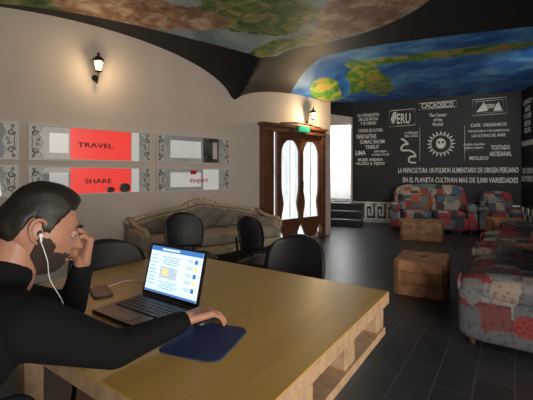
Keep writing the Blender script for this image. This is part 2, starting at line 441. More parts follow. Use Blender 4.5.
for (xa, xb) in ((4.34, 4.895), (4.905, 5.45)):
    ia, ib, iz0, iz1 = xa+.045, xb-.04, .42, 1.92
    inn = arch_pts(ia, ib, iz0, iz1, .28, 14)
    cxm = (ia+ib)/2
    W = xb-xa
    def proj(x, z):
        dx = (x-cxm)/(W/2); dz = (z-1.02)/(.98)
        mx = max(abs(dx), abs(dz)); return (cxm+dx/mx*W/2, 1.02+dz/mx*.98)
    dense = []
    for i in range(len(inn)):
        p = inn[i]; q = inn[(i+1) % len(inn)]; st = 12 if abs(p[1]-q[1]) > .4 else 3
        for s_ in range(st):
            dense.append((p[0]+(q[0]-p[0])*s_/st, p[1]+(q[1]-p[1])*s_/st))
    inner = []
    for (x, z) in dense:
        t = (z-iz0)/(iz1-iz0); pinch = 1-.22*math.exp(-((t-.20)/.11)**2); inner.append((cxm+(x-cxm)*pinch, z))
    outer = [proj(x, z) for x, z in dense]
    b.ringplate(outer, inner, -.06, -.02, M_doorwood)
    b.tube([(x, -.062, z) for x, z in inner], .012, M_doorwood, 6, close=True)
    b.box((cxm, -.065, .22), (.36, .02, .24), M_doorwood)
    b.tube([(cxm, -.05, .44), (cxm, -.05, 1.9)], .007, M_doorwood, 6)
    b.tube([(xb-.03 if xa < 4.5 else xa+.03, -.09, .98), (xb-.03 if xa < 4.5 else xa+.03, -.09, 1.14)], .01, M_iron, 6)
b.tube([(4.34+1.11*k/20, -.08, H+.07+.05*math.sin(math.pi*k/20)) for k in range(21)], .022, M_doorwood, 6)
b.obj('door_1', P0, A_L, bevel=.004)
b = B(); b.box((4.86, -.19, 2.12), (.26, .05, .11), M_green); b.obj('exit_sign', P0, A_L, bevel=.006)

# ------------------------------------------------------------------ wall lamps
def sconce(s, z, energy):
    b = B()
    b.lathe((0, -.01, -.02), [(.0, 0), (.035, .005), (.04, .012), (.02, .02)], M_iron, 12, Matrix.Rotation(rad(90), 3, 'X'))
    arm = [(0, -.02, -.02)]
    for k in range(14):
        a = k/13; arm.append((0, -.03-.15*a, -.02-.09*math.sin(a*math.pi)+.02*a))
    b.tube(arm, .007, M_iron, 6)
    cy = -.18
    b.tube([(0, cy, 0), (0, cy, .03)], .008, M_iron, 6)
    for k in range(6):
        a = k*math.pi/3; c, d_ = math.cos(a), math.sin(a)
        b.tube([(.035*c, cy+.035*d_, .03), (.062*c, cy+.062*d_, .15)], .004, M_iron, 5)
    b.lathe((0, cy, .03), [(.03, 0), (.057, .12)], M_lampglass, 6)
    b.lathe((0, cy, .02), [(.015, 0), (.04, .006), (.04, .014)], M_iron, 12)
    b.lathe((0, cy, .15), [(.07, 0), (.068, .012), (.045, .05), (.015, .065), (.012, .085), (.018, .095), (.0, .12)], M_iron, 12)
    b.sq((0, cy, .085), (.05, .05, .07), M_bulb, 1, 12, 8)
    p = P0+U*s; o = b.obj('lantern_sconce', (p.x, p.y, z), A_L)
    l = bpy.data.lights.new('lantern_glow', 'POINT'); l.energy = energy; l.color = (1, .72, .42); l.shadow_soft_size = .05
    lo = bpy.data.objects.new('lantern_glow', l); COL.objects.link(lo); lo.parent = o; lo.location = (0, cy-.13, .06)
sconce(1.23, 2.5, 6); sconce(5.12, 2.3, 26)

# ------------------------------------------------------------------ chalk mural on the far wall
ch = empty('chalk_wall_art', F0, A_F)
def T(*a, **k): return text(*a, M_chalk, ch, **k)
T('LA PAPACULTURA: UN PULMON ALIMENTARIO DE ORIGEN PERUANO', 2.25, 1.36, 2.62, .13)
T('EN EL PLANETA CULTIVAN MAS DE 3,000 VARIEDADES', 2.3, 1.12, 2.5, .15)
T('PERU', 1.02, 2.68, .42, .26)
T('CACAOSICO', 1.85, 2.98, .72, .13)
T('The Center\nof the\nWorld?', 1.86, 2.62, .40, .32)
T('LA CONQUISTA\nDE LOS INCAS\nY SU REINO', .2, 2.72, .55, .3)
T('COCINA DE ALTURA', .25, 2.42, .62, .09); T('PAPAS NATIVAS', .15, 2.26, .5, .12); T('SUMAC RAYMI\nTINKUY', .3, 2.05, .62, .24)
T('LIMA', .0, 1.83, .26, .12); T('cada region\nsu papa y su sal', .5, 1.83, .42, .16); T('MUJER ANDINA\nHILADO & TEJIDO', .25, 1.6, .72, .2)
T('CAFE  ORGANICO', 2.95, 2.44, .75, .08); T('POR PROCESOS Y SIN QUIMICOS EN', 2.95, 2.30, .85, .06); T('LAS ALTURAS DEL ANDE', 2.95, 2.19, .7, .07)
T('Arabica, bourbon\ntypica y caturra', 2.65, 1.95, .45, .16); T('TOSTADO\nARTESANAL', 3.2, 1.82, .45, .26); T('MOLIDO', 2.75, 1.65, .4, .09)
T('TIERRA', 3.0, 2.88, .3, .1)
T('A ORILLAS\nDEL LAGO', 1.25, 2.28, .32, .14)
b = B(); y = -.012
def outl(x0, x1, z0, z1, r=.012):
    b.tube([(x0, y, z0), (x1, y, z0+.02), (x1-.01, y, z1), (x0+.01, y, z1-.02)], r, M_chalk, 5, close=True)
outl(.72, 1.34, 2.5, 2.93); outl(2.62, 3.32, 2.68, 3.08); outl(2.68, 3.26, 2.73, 3.03, .008); outl(1.42, 2.28, 2.9, 3.07, .01)
b.plate([(2.7, 2.76), (2.86, 2.99), (2.95, 2.78)], -.014, -.006, M_chalk); b.plate([(3.05, 2.77), (3.16, 2.98), (3.24, 2.77)], -.014, -.006, M_chalk)
for k in range(20):
    a0 = 2*math.pi*k/20; r0, r1 = .25, .33
    b.plate([(1.93+r0*math.cos(a0-.1), 2.02+r0*math.sin(a0-.1)), (1.93+r1*math.cos(a0), 2.02+r1*math.sin(a0)), (1.93+r0*math.cos(a0+.1), 2.02+r0*math.sin(a0+.1))], -.014, -.006, M_chalk)
circ = lambda cx, cz_, r, n=24, sx=1: [(cx+sx*r*math.cos(2*math.pi*k/n), y, cz_+r*math.sin(2*math.pi*k/n)) for k in range(n)]
b.tube(circ(1.93, 2.02, .23), .012, M_chalk, 5, close=True)
b.plate([(p[0], p[2]) for p in circ(1.93, 2.03, .13, 20, .85)], -.014, -.006, M_chalk)
b.plate([(p[0], p[2]) for p in circ(1.885, 2.06, .03, 12)], -.018, -.0141, M_ink); b.plate([(p[0], p[2]) for p in circ(1.975, 2.06, .03, 12)], -.018, -.0141, M_ink)
b.tube([(1.0+.36*k/60+.12*math.sin(k*.21), y, 2.15-.6*k/60+.03*math.cos(k*.4)) for k in range(61)], .028, M_chalk, 6)
b.plate([(.79, 2.58), (.76, 2.7), (.82, 2.86), (.9, 2.88), (.88, 2.74), (.85, 2.6)], -.014, -.006, M_chalk)
b.tube([(2.45, y, 1.6), (2.45, y, 2.45)], .006, M_chalk, 5); b.tube([(1.45, y, 1.6), (1.45, y, 2.45)], .006, M_chalk, 5)
# greek key / triangle dado band
x = -.17; Z0, Z1 = .05, .50
b.box((1.7, -.006, Z1+.025), (3.78, .01, .035), M_chalk); b.box((1.7, -.006, Z0-.025), (3.78, .01, .035), M_chalk)
while x < 2.4:
    w = .27
    for (xa, xb, za, zb) in ((0, .06, Z0, Z1), (0, .23, Z1-.075, Z1), (.17, .23, Z0+.12, Z1), (.09, .23, Z0+.12, Z0+.195), (.09, .14, Z0+.12, Z1-.14), (0, .27, Z0, Z0+.07)):
        b.box((x+(xa+xb)/2, -.008, (za+zb)/2), (xb-xa, .012, zb-za), M_chalk)
    x += w
while x < 3.50:
    for k in range(3):
        zz = Z0+(Z1-Z0)*k/3; h = (Z1-Z0)/3
        b.plate([(x, zz), (x+.15, zz), (x+.075, zz+h*.95)], -.014, -.004, M_chalk)
    x += .155
o = b.obj('drawings', parent=ch)
rw = empty('chalk_side_art', RC, A_F-rad(90))
text('CHOCO\nLATE\nY CAFE\nDE LA\nSELVA', .42, 2.55, .5, .75, M_chalk, rw); text('PATRIMONIO', .45, 1.95, .7, .12, M_chalk, rw); text('DE TODOS\nLOS PUEBLOS', .45, 1.25, .8, .3, M_chalk, rw)
b = B()
for k in range(12):
    for j in range(3):
        if (k+j) % 2 == 0: b.box((.10+k*.16, -.008, .12+j*.16), (.155, .012, .155), M_chalk)
b.obj('dado', parent=rw)

# ------------------------------------------------------------------ steps
b = B()
M_nos = mat('step_nosing', (.12, .12, .12), .4)
for k in range(3):
    b.box((0, -(.32*(3-k))/2, .173*(k+.5)), (.84, .32*(3-k), .173), M_step)
for k in range(3): b.box((0, -.32*(3-k)+.01, .173*(k+1)-.008), (.84, .03, .012), M_nos)
b.obj('entry_steps', F0-G*.03-E*.34, A_F, bevel=.006)

# ------------------------------------------------------------------ table
def table_mat():
    m = bpy.data.materials.new('table_varnished_wood'); m.use_nodes = True; nt = m.node_tree; b = nt.nodes['Principled BSDF']
    tc = N(nt, 'ShaderNodeTexCoord'); mp = N(nt, 'ShaderNodeMapping'); mp.inputs['Scale'].default_value = (9, 1.0, 3)
    no = N(nt, 'ShaderNodeTexNoise'); no.inputs['Scale'].default_value = 2; no.inputs['Detail'].default_value = 6; no.inputs['Distortion'].default_value = .6
    r = N(nt, 'ShaderNodeValToRGB'); r.color_ramp.elements[0].position = .3; r.color_ramp.elements[1].position = .75
    r.color_ramp.elements[0].color = (.47, .28, .065, 1); r.color_ramp.elements[1].color = (.55, .345, .09, 1)
    nt.links.new(tc.outputs['Object'], mp.inputs['Vector']); nt.links.new(mp.outputs['Vector'], no.inputs['Vector']); nt.links.new(no.outputs['Fac'], r.inputs['Fac'])
    nt.links.new(r.outputs['Color'], b.inputs['Base Color']); b.inputs['Roughness'].default_value = .35
    return m
M_table = table_mat()
b = B(); TL, TW = 1.36, 1.08
b.box((TL/2, TW/2, .7475), (TL, TW, .005), M_table)
b.box((TL/2, TW/2, .722), (TL, TW, .046), M_wood_edge)
b.box((TL/2, .40, .585), (TL-.02, .76, .03), M_wood_edge)
for yy in (.06, .40, .72):
    for xx in (.05, TL-.05): b.box((xx, yy, .65), (.06, .09, .10), M_wood_edge)
for yy in (.14, TW-.16):
    for xx in (.26, TL-.2): b.box((xx, yy, .35), (.07, .07, .70), M_wood_edge)
b.obj('work_table', C0, A_T, bevel=.003)

# ------------------------------------------------------------------ chairs
def chair(back, face, top=.86, w=.42):
    face = V(face).normalized(); org = V(back)+face*.24
    b = B()
    b.sq((0, 0, .44), (.46, .45, .07), M_chair, .4, fn=lambda p: p+V((0, 0, .012*(p.x/.23)**2)))
    nu, nv = 14, 12; vs = []; fs = []
    for side in (0, 1):
        for j in range(nv+1):
            t = j/nv
            for i in range(nu+1):
                u = i/nu*2-1
                hw = (w/2)*(.86+.14*math.sin(math.pi*min(1, t*1.1)))*(1 if t < .78 else math.sqrt(max(.0, 1-((t-.78)/.24)**2))*.35+.65)
                x = u*hw; zz = .52+(top-.52)*t-(.035*u*u if t > .7 else 0)*(t-.7)/.3
                yy = -.20-.07*t+.055*u*u-(.022 if side else 0)+.02*math.sin(math.pi*t)
                vs.append((x, yy, zz))
    n1 = (nu+1)*(nv+1)
    for j in range(nv):
        for i in range(nu):
            a = j*(nu+1)+i; fs.append((a, a+1, a+nu+2, a+nu+1)); fs.append((n1+a, n1+a+nu+1, n1+a+nu+2, n1+a+1))
    for i in range(nu):
        fs.append((i, n1+i, n1+i+1, i+1)); a = nv*(nu+1)+i; fs.append((a, a+1, n1+a+1, n1+a))
    for j in range(nv):
        a = j*(nu+1); fs.append((a, a+nu+1, n1+a+nu+1, n1+a)); a += nu; fs.append((a, n1+a, n1+a+nu+1, a+nu+1))
    b.add(vs, fs, M_chair, True)
    for sx in (-1, 1):
        b.tube([(sx*.12, -.1, .41), (sx*.12, -.235, .42), (sx*.12, -.25, .56), (sx*.12, -.262, .68)], .011, M_chairm, 8)
        b.tube([(sx*.2, -.18, 0), (sx*.19, -.15, .2), (sx*.18, -.12, .42)], .012, M_chairm, 8)
        b.tube([(sx*.2, .2, 0), (sx*.19, .17, .2), (sx*.18, .14, .42)], .012, M_chairm, 8)
        b.tube([(sx*.18, -.12, .405), (sx*.18, .14, .405)], .010, M_chairm, 8)
        b.tube([(sx*.18, .12, .40), (-sx*.0, .12, .40)], .010, M_chairm, 8)
    b.obj('office_chair', (org.x, org.y, 0), math.atan2(face.y, face.x)-math.pi/2)
chair((.2, 2.24, 0), E2+E1*-.1, .87, .40)
chair((-.20, 3.38, 0), V((.85, -.5, 0)), .86, .40)
chair((-.86, 3.62, 0), V((.5, -.85, 0)), .87, .40)
chair((-.92, 2.02, 0), -E1+V((.1, -.25, 0)), .88, .44)

# ------------------------------------------------------------------ louis settee at left wall
b = B(); hl = 1.12; S0, S1 = -hl, hl; sc_ = 0
def topz(x):
    t = abs((x-sc_)/hl); return .60+.17*math.cos(min(1, t)*math.pi/2)**.8+.05*math.exp(-((x-sc_)/.22)**2)
n = 40
pts = [(S0+.02, .30)]+[(S1-.02, .30)]+[(S1-.02-(2*hl-.04)*k/n, topz(S1-.02-(2*hl-.04)*k/n)) for k in range(n+1)]
b.plate(pts, -.20, -.08, M_sofagrey)
nu_, nv_ = 96, 20; vs = []; fs = []
for j in range(nv_+1):
    for i in range(nu_+1):
        x = S0+.12+(2*hl-.24)*i/nu_; z = .44+(topz(x)-.03-.44)*j/nv_
        du = x/.15; dz = (z-.44)/.11
        tuft = abs(math.cos(math.pi*(du+dz)/2)*math.cos(math.pi*(du-dz)/2))
        edge_ = min(1, min(i, nu_-i)/4)*min(1, min(j, nv_-j)/3)
        vs.append((x, -.20-.055*edge_*(.35+.65*(1-(1-tuft)**1.6)), z))
for j in range(nv_):
    for i in range(nu_):
        a = j*(nu_+1)+i; fs.append((a, a+1, a+nu_+2, a+nu_+1))
b.add(vs, fs, M_sofagrey, True)
for r_ in range(1, 4):
    for k in range(-7, 8):
        x = .15*k; z = .44+.11*r_*.92
        if (k+r_) % 2 == 0 and abs(x) < hl-.18 and z < topz(x)-.06: b.sq((x, -.232, z), (.022, .014, .022), M_button, 1, 8, 6)
b.tube([(S0+2*hl*k/n, -.14, topz(S0+2*hl*k/n)+.012) for k in range(n+1)], .030, M_sofawood, 8)
b.tube([(S0+.08+(2*hl-.16)*k/n, -.205, topz(S0+.08+(2*hl-.16)*k/n)-.03) for k in range(n+1)], .012, M_sofawood, 6)
for dx in (-.24, -.18, -.12, -.06, 0, .06, .12, .18, .24):
    b.sq((sc_+dx, -.15, topz(sc_+dx)+.035+.025*(1-abs(dx)/.26)), (.075, .05, .065), M_sofawood, 1, 10, 8)
b.box((sc_, -.45, .24), (2*hl-.1, .60, .10), M_sofawood)
b.tube([(S0+.1+(2*hl-.2)*k/40, -.755, .22-.03*abs(math.sin(k/40*math.pi*3))) for k in range(41)], .025, M_sofawood, 8)
for k in range(3): b.sq((S0+.42+k*.70, -.46, .37), (.71, .62, .17), M_sofa, .35)
for sx, xx in ((1, S0+.06), (-1, S1-.06)):
    b.sq((xx, -.44, .44), (.13, .6, .26), M_sofa, .45)
    b.tube([(xx, -.14, .68), (xx, -.3, .62), (xx, -.5, .58), (xx, -.68, .58), (xx, -.76, .54), (xx, -.76, .46), (xx, -.71, .42), (xx, -.70, .3), (xx, -.74, .2)], .028, M_sofawood, 8)
    for yy in (-.72, -.2):
        b.tube([(xx, yy, .22), (xx-sx*.02, yy-.03, .14), (xx, yy, .06), (xx-sx*.01, yy-.02, 0)], [.035, .03, .018, .022], M_sofawood, 8)
b.obj('settee', P0+U*2.68, A_L)

# ------------------------------------------------------------------ patchwork
def patch_mat(name, pal, scale=4.2):
    m = bpy.data.materials.new(name); m.use_nodes = True; nt = m.node_tree; b = nt.nodes['Principled BSDF']; b.inputs['Roughness'].default_value = .85
    tc = N(nt, 'ShaderNodeTexCoord'); v = N(nt, 'ShaderNodeTexVoronoi', distance='CHEBYCHEV'); v.inputs['Scale'].default_value = scale; v.inputs['Randomness'].default_value = .55
    sp = N(nt, 'ShaderNodeSeparateColor'); r = N(nt, 'ShaderNodeValToRGB'); r.color_ramp.interpolation = 'CONSTANT'; cr = r.color_ramp
    while len(cr.elements) < len(pal): cr.elements.new(.5)
    for i, (e, c) in enumerate(zip(cr.elements, pal)): e.position = i/len(pal); e.color = (*c, 1)
    nt.links.new(tc.outputs['Object'], v.inputs['Vector']); nt.links.new(v.outputs['Color'], sp.inputs[0]); nt.links.new(sp.outputs[0], r.inputs['Fac'])
    n2 = N(nt, 'ShaderNodeTexVoronoi'); n2.inputs['Scale'].default_value = 30; nt.links.new(tc.outputs['Object'], n2.inputs['Vector'])
    mx = N(nt, 'ShaderNodeMix', data_type='RGBA', blend_type='MULTIPLY'); mx.inputs[0].default_value = .8
    r2 = N(nt, 'ShaderNodeValToRGB'); r2.color_ramp.elements[0].color = (.2, .2, .2, 1); r2.color_ramp.elements[1].position = .5
    nt.links.new(n2.outputs['Distance'], r2.inputs['Fac']); nt.links.new(r.outputs['Color'], mx.inputs[6]); nt.links.new(r2.outputs['Color'], mx.inputs[7])
    nt.links.new(mx.outputs[2], b.inputs['Base Color']); return m
pal = [(.35, .03, .03), (.05, .05, .06), (.42, .36, .28), (.12, .13, .16), (.40, .12, .06), (.3, .28, .26), (.07, .12, .18), (.3, .06, .07), (.2, .12, .08), (.14, .2, .18)]
M_patch = patch_mat('patchwork_fabric', pal, 6)
M_patchd = patch_mat('patchwork_dark', [(.10, .10, .11), (.22, .03, .03), (.16, .15, .15), (.05, .05, .06), (.28, .22, .18), (.14, .04, .04), (.07, .07, .09), (.2, .19, .2)], 5.5)
def psofa(name, loc, face, Lg, nseat, m, top=.85, arm=.52, D=.85):
    face = V(face).normalized(); ang = math.atan2(face.y, face.x)+math.pi/2
    b = B()
    b.sq((0, .0, .2), (Lg-.1, D-.06, .26), m, .25)
    for k in range(nseat):
        w = (Lg-.4)/nseat
        b.sq((-Lg/2+.2+w*(k+.5), -.08, .38), (w*1.02, D-.25, .2), m, .45)
        b.sq((-Lg/2+.2+w*(k+.5), D/2-.18, .3+(top-.3)/2), (w*1.03, .26, (top-.3)*.95), m, .5, R=Matrix.Rotation(rad(-10), 3, 'X'))
    b.sq((0, D/2-.08, top/2+.05), (Lg-.16, .2, top-.1), m, .35, fn=lambda p: p+V((0, 0, .05*math.cos(p.x/Lg*math.pi) if p.z > 0 else 0)))
    for sx in (-1, 1):
        b.sq((sx*(Lg/2-.1), -.02, .27), (.2, D-.06, .42), m, .3)
        b.sq((sx*(Lg/2-.11), -.03, arm-.08), (.26, D-.04, .2), m, .8)
        b.sq((sx*(Lg/2-.11), -D/2+.02, arm-.08), (.17, .04, .15), m, .9)
    for sx in (-1, 1):
        for yy in (-D/2+.1, D/2-.1): b.lathe((sx*(Lg/2-.12), yy, 0), [(.02, 0), (.03, .05), (.035, .1)], M_crate_d, 10)
    return b.obj(name, (loc[0], loc[1], 0), ang)
psofa('patchwork_sofa', (3.68, 7.95), V((-.30, -.95, 0)), 1.7, 2, M_patch, 1.0, .62)
psofa('patchwork_armchair', (4.95, 7.6), V((-.45, -.9, 0)), .78, 1, M_patchd, .85, .55)
def right_sofa(corner, Lg, m, top, arm=.47):
    c = V((corner[0], corner[1], 0))-E2*(Lg/2)-E1*.425
    psofa('patchwork_sofa', (c.x, c.y), E1, Lg, 2 if Lg > 1.2 else 1, m, top, arm)
right_sofa((1.38, 2.60), 1.45, M_patchd, .78, .52)
right_sofa((2.42, 4.12), 1.1, M_patch, .60)
right_sofa((3.45, 5.3), .9, M_patchd, .60)

# ------------------------------------------------------------------ crates
def crate(x, y, rz, w, d, h):
    b = B()
    b.box((0, 0, h/2), (w-.02, d-.02, h-.02), M_crate_d)
    n = 4
    for k in range(n):
        b.box((-w/2+w*(k+.5)/n, 0, h-.01), (w/n-.003, d, .02), M_crate)
    for k in range(3):
        b.box((-w/2+.008, 0, h*(k+.5)/3), (.016, d-.03, h/3-.005), M_crate); b.box((w/2-.008, 0, h*(k+.5)/3), (.016, d-.03, h/3-.005), M_crate)
        b.box((0, -d/2+.008, h*(k+.5)/3), (w-.03, .016, h/3-.005), M_crate); b.box((0, d/2-.008, h*(k+.5)/3), (w-.03, .016, h/3-.005), M_crate)
    for sx in (-1, 1):
        for sy in (-1, 1): b.box((sx*(w/2-.012), sy*(d/2-.012), h/2-.005), (.04, .04, h-.012), M_crate_d)
    b.sq((0, 0, h+.004), (.09, .09, .01), M_crate_d, 1, 12, 6)
    b.obj('wooden_crate', (x, y, 0), rz, bevel=.003)
crate(1.69, 3.84, A_T+rad(4), .48, .52, .37)
crate(3.02, 6.95, A_F, .74, .5, .36)
crate(4.55, 6.75, A_F, .55, .45, .42)

# ------------------------------------------------------------------ laptop
lp = V((-.378, 1.371, 0))
b = B(); W, D = .315, .215
b.box((0, D/2, .757), (W, D, .014), M_laptop)
b.box((0, .085, .7645), (W-.04, .105, .001), M_key)
for r_ in range(5):
    for c_ in range(13):
        b.box((-W/2+.032+c_*.0209, .042+r_*.021, .766), (.017, .017, .003), M_key)
b.box((0, .18, .7645), (.09, .05, .0008), M_mouse)
R = Matrix.Rotation(rad(14), 3, 'X')
def scr(x, z, y=0): return V((0, 0, .766))+R @ V((x, y, z))
b.box(scr(0, .102, 0), (W, .008, .204), M_laptop, R)
b.box(scr(0, .106, .0045), (W-.02, .001, .178), M_page, R)
b.box(scr(0, .186, .0052), (W-.02, .001, .018), M_hdr, R)
b.box(scr(.03, .186, .0056), (.10, .001, .007), M_page, R)
b.box(scr(0, .021, .0052), (W-.02, .001, .007), M_hdr, R)
for k in range(9): b.box(scr(.12, .160-k*.014, .0052), (.035+.015*((k*7) % 3)/2, .001, .0035), M_txt, R)
for k in range(4): b.box(scr(.02, .158-k*.009, .0052), (.11-.02*(k % 2), .001, .0035), M_txt, R)
b.box(scr(.025, .098, .0052), (.10, .001, .045), mat('screen_photo', (.3, .35, .4), .4, emi=(.50, .62, .70), es=1, var=.3, vscale=60), R)
b.box(scr(.045, .10, .0056), (.03, .001, .025), M_yel, R)
for k in range(4): b.box(scr(.02, .062-k*.008, .0052), (.11-.03*(k % 2), .001, .003), M_txt, R)
for k in range(5):
    b.box(scr(-.118, .158-k*.026, .0052), (.016, .001, .016), M_yel if k % 2 else M_hdr, R)
    b.box(scr(-.085, .161-k*.026, .0052), (.038, .001, .003), M_txt, R); b.box(scr(-.088, .155-k*.026, .0052), (.030, .001, .003), M_txt, R)
b.obj('laptop', (lp.x, lp.y, 0), A_T)
b = B(); b.sq((0, 0, .7522), (.20, .23, .004), M_pad, .3); b.obj('mouse_pad', (-.185, 1.075, 0), A_T+rad(15))
FW = -E2; RT = -E1
b = B(); b.sq((0, 0, .768), (.055, .09, .026), M_mouse, .75); b.obj('computer_mouse', (-.205, 1.18, 0), A_T)
b = B(); b.sq((0, 0, .756), (.075, .15, .01), M_laptop, .25); b.obj('mobile_phone', (-.70, 1.50, 0), A_T+rad(70))
b = B()
def bez(p, n=24):
    p = [V(q) for q in p]; out = []
    for i in range(len(p)-1):
        a = p[max(i-1, 0)]; b_ = p[i]; c = p[i+1]; d = p[min(i+2, len(p)-1)]
        for k in range(n):
            t = k/n
            out.append(.5*((2*b_)+(-a+c)*t+(2*a-5*b_+4*c-d)*t*t+(-a+3*b_-3*c+d)*t**3))
    out.append(p[-1]); return out
b.tube(bez([(-.71, 1.55, .755), (-.66, 1.66, .755), (-.58, 1.66, .754), (-.53, 1.56, .754), (-.51, 1.47, .756)]), .0018, M_wire, 6)
b.obj('charging_cable')
b = B(); b.tube(bez([(-.66, 1.14, .754), (-.60, 1.17, .754), (-.56, 1.12, .754), (-.50, 1.10, .754), (-.45, 1.085, .754)]), .0018, M_wire, 6); b.obj('usb_cable')

# ------------------------------------------------------------------ the man
man = empty('seated_man')
Hc = V((-.618, .965, 1.100))
UP = V((0, 0, 1))
def P(f, r, z): return V((Hc.x, Hc.y, 0))+FW*f+RT*r+UP*z
b = B(); c = M_cloth
b.capsule(P(-.42, -.09, .57), .14, P(-.42, .09, .57), .14, c)
b.capsule(P(-.36, -.07, .68), .125, P(-.36, .07, .68), .125, c)
b.capsule(P(-.27, -.08, .80), .125, P(-.27, .08, .80), .125, c)
b.capsule(P(-.19, -.10, .875), .11, P(-.19, .10, .875), .11, c)
b.capsule(P(-.12, -.14, .925), .072, P(-.12, .14, .925), .072, c)
b.capsule(P(-.40, 0, .58), .14, P(-.2, 0, .87), .14, c)
b.capsule(P(-.13, 0, .945), .085, P(-.08, 0, .992), .064, c)
shR = P(-.10, .180, .915); elR = V((-.385, .905, .805)); wrR = V((-.262, 1.095, .797))
shL = P(-.10, -.180, .915); elL = V((-.66, 1.20, .80)); wrL = V((-.572, 1.100, .958))
for sh, el, wr in ((shR, elR, wrR), (shL, elL, wrL)):
    b.capsule(sh, .070, el, .048, c); b.capsule(el, .048, wr, .033, c)
    t = (wr-el).normalized(); b.capsule(wr-t*.03, .035, wr-t*.012, .034, c)
b.obj('sweater', parent=man, remesh=.011, smooth=4)
b = B()
for sx in (-1, 1):
    hip = P(-.40, .1*sx, .56); kn = P(-.02, .12*sx, .55); an = P(-.06, .12*sx, .1)
    b.capsule(hip, .10, kn, .066, M_jeans); b.capsule(kn, .064, an, .042, M_jeans)
b.capsule(P(-.42, -.09, .55), .13, P(-.42, .09, .55), .13, M_jeans)
b.obj('jeans', parent=man, remesh=.014, smooth=3)
b = B()
for sx in (-1, 1):
    b.capsule(P(-.10, .12*sx, .045), .042, P(.08, .13*sx, .036), .034, M_ink); b.capsule(P(-.07, .12*sx, .05), .04, P(-.06, .12*sx, .12), .04, M_ink)
b.obj('shoes', parent=man, remesh=.009, smooth=2)
pitch = rad(20); yaw = rad(18); HS = .97
fx = (FW*math.cos(yaw)+RT*math.sin(yaw)); X = (fx*math.cos(pitch)-UP*math.sin(pitch)).normalized(); Y = (-(RT*math.cos(yaw)-FW*math.sin(yaw))).normalized(); Z = X.cross(Y).normalized()
MH = Matrix(((X.x, Y.x, Z.x, Hc.x), (X.y, Y.y, Z.y, Hc.y), (X.z, Y.z, Z.z, Hc.z), (0, 0, 0, 1))) @ Matrix.Scale(HS, 4)
ga = lambda v, s: math.exp(-(v/s)**2)
def headp(dx, dy, dz):
    x, y, z = .098*dx, .077*dy, .120*dz
    if dz < 0:
        y *= 1-.26*sst(-dz*1.1)
        if dx < 0: x *= 1-.42*sst(-dz*1.1)
        else: x *= 1+.10*sst(-dz)
    if dx < 0 and dz > -.3: x *= 1.06
    w = sst((dx-.05)/.35)
    x -= w*.004*ga(y, .05)
    tip = -.022
    if z > tip: pr = max(0, 1-(z-tip)/.052)
    else: pr = max(0, 1-(tip-z)/.012)
    nw = .009+.008*pr
    x += w*(.029*sst(pr)*ga(y, nw)) if z > tip-.013 else 0
    x += w*.006*ga(z-.036, .011)*ga(y, .05)
    x -= w*.012*ga(z-.016, .012)*ga(abs(y)-.031, .016)
    x += w*.007*ga(z+.052, .005)*ga(y, .020)+w*.007*ga(z+.065, .006)*ga(y, .018)-w*.003*ga(z+.058, .002)*ga(y, .022)
    x += w*.016*ga(z+.098, .022)*ga(y, .026)
    x += w*.008*ga(z+.06, .03)*ga(y, .04)
    y += math.copysign(.004*ga(z+.005, .02)*ga(x-.06, .03), y)
    return V((x, y, z))
def headmesh(fn, m, name, nu=180, nv=140):
    vs = []; fs = []
    for i in range(nv+1):
        a = -math.pi/2+math.pi*i/nv
        for j in range(nu):
            t = 2*math.pi*j/nu; d = V((math.cos(a)*math.cos(t), math.cos(a)*math.sin(t), math.sin(a)))
            vs.append(fn(d))
    for i in range(nv):
        for j in range(nu):
            j2 = (j+1) % nu; fs.append((i*nu+j, i*nu+j2, (i+1)*nu+j2, (i+1)*nu+j))
    b = B(); b.add(vs, fs, m, True); o = b.obj(name, M=MH); o.parent = man; return o
headmesh(lambda d: headp(*d), M_skin, 'head')
def hairline(x):
    if x > .05: return .066+(x-.05)*.3
    if x > .02: return .066-(.05-x)/.03*.060
    if x > -.004: return -.008
    if x > -.03: return -.008+.030*math.sin((-.004-x)/.026*math.pi/2)
    return .022-.095*sst((-.03-x)/.035)
def hairf(d):
    p = headp(*d); h = p.z-hairline(p.x)+noise.noise(p*90)*.004
    k = sst(h/.030)
    q = V((p.x*25, p.y*60, p.z*35))
    nn = noise.noise(q)*.0022+noise.noise(p*22)*.003
    top = sst((p.z-.045)/.06); fr = sst((p.x-.0)/.07)*top
    off = -.005+k*(.0105+.013*top+.009*fr+nn)
    return p+V((d.x, d.y, d.z*1.0))*off
headmesh(hairf, M_hair, 'hair')
def beardf(d):
    p = headp(*d); nz = noise.noise(p*120)*.006
    z = p.z+nz
    jaw = sst((-.034-z)/.016) if p.x > .03 else sst((.0-z)/.02)*sst((p.x+.010)/.010)
    if p.x > .03: jaw = max(jaw, sst((.055-p.x)/.02)*sst((-.008-z)/.02))
    lips = ga(p.z+.058, .010)*ga(p.y, .020)*(1 if p.x > .05 else 0)
    jaw *= 1-min(1, lips*1.6)
    if p.x < -.010: jaw = 0
    return p+V(d)*(-.003+.0065*jaw)
headmesh(beardf, M_beard, 'beard')
b = B()
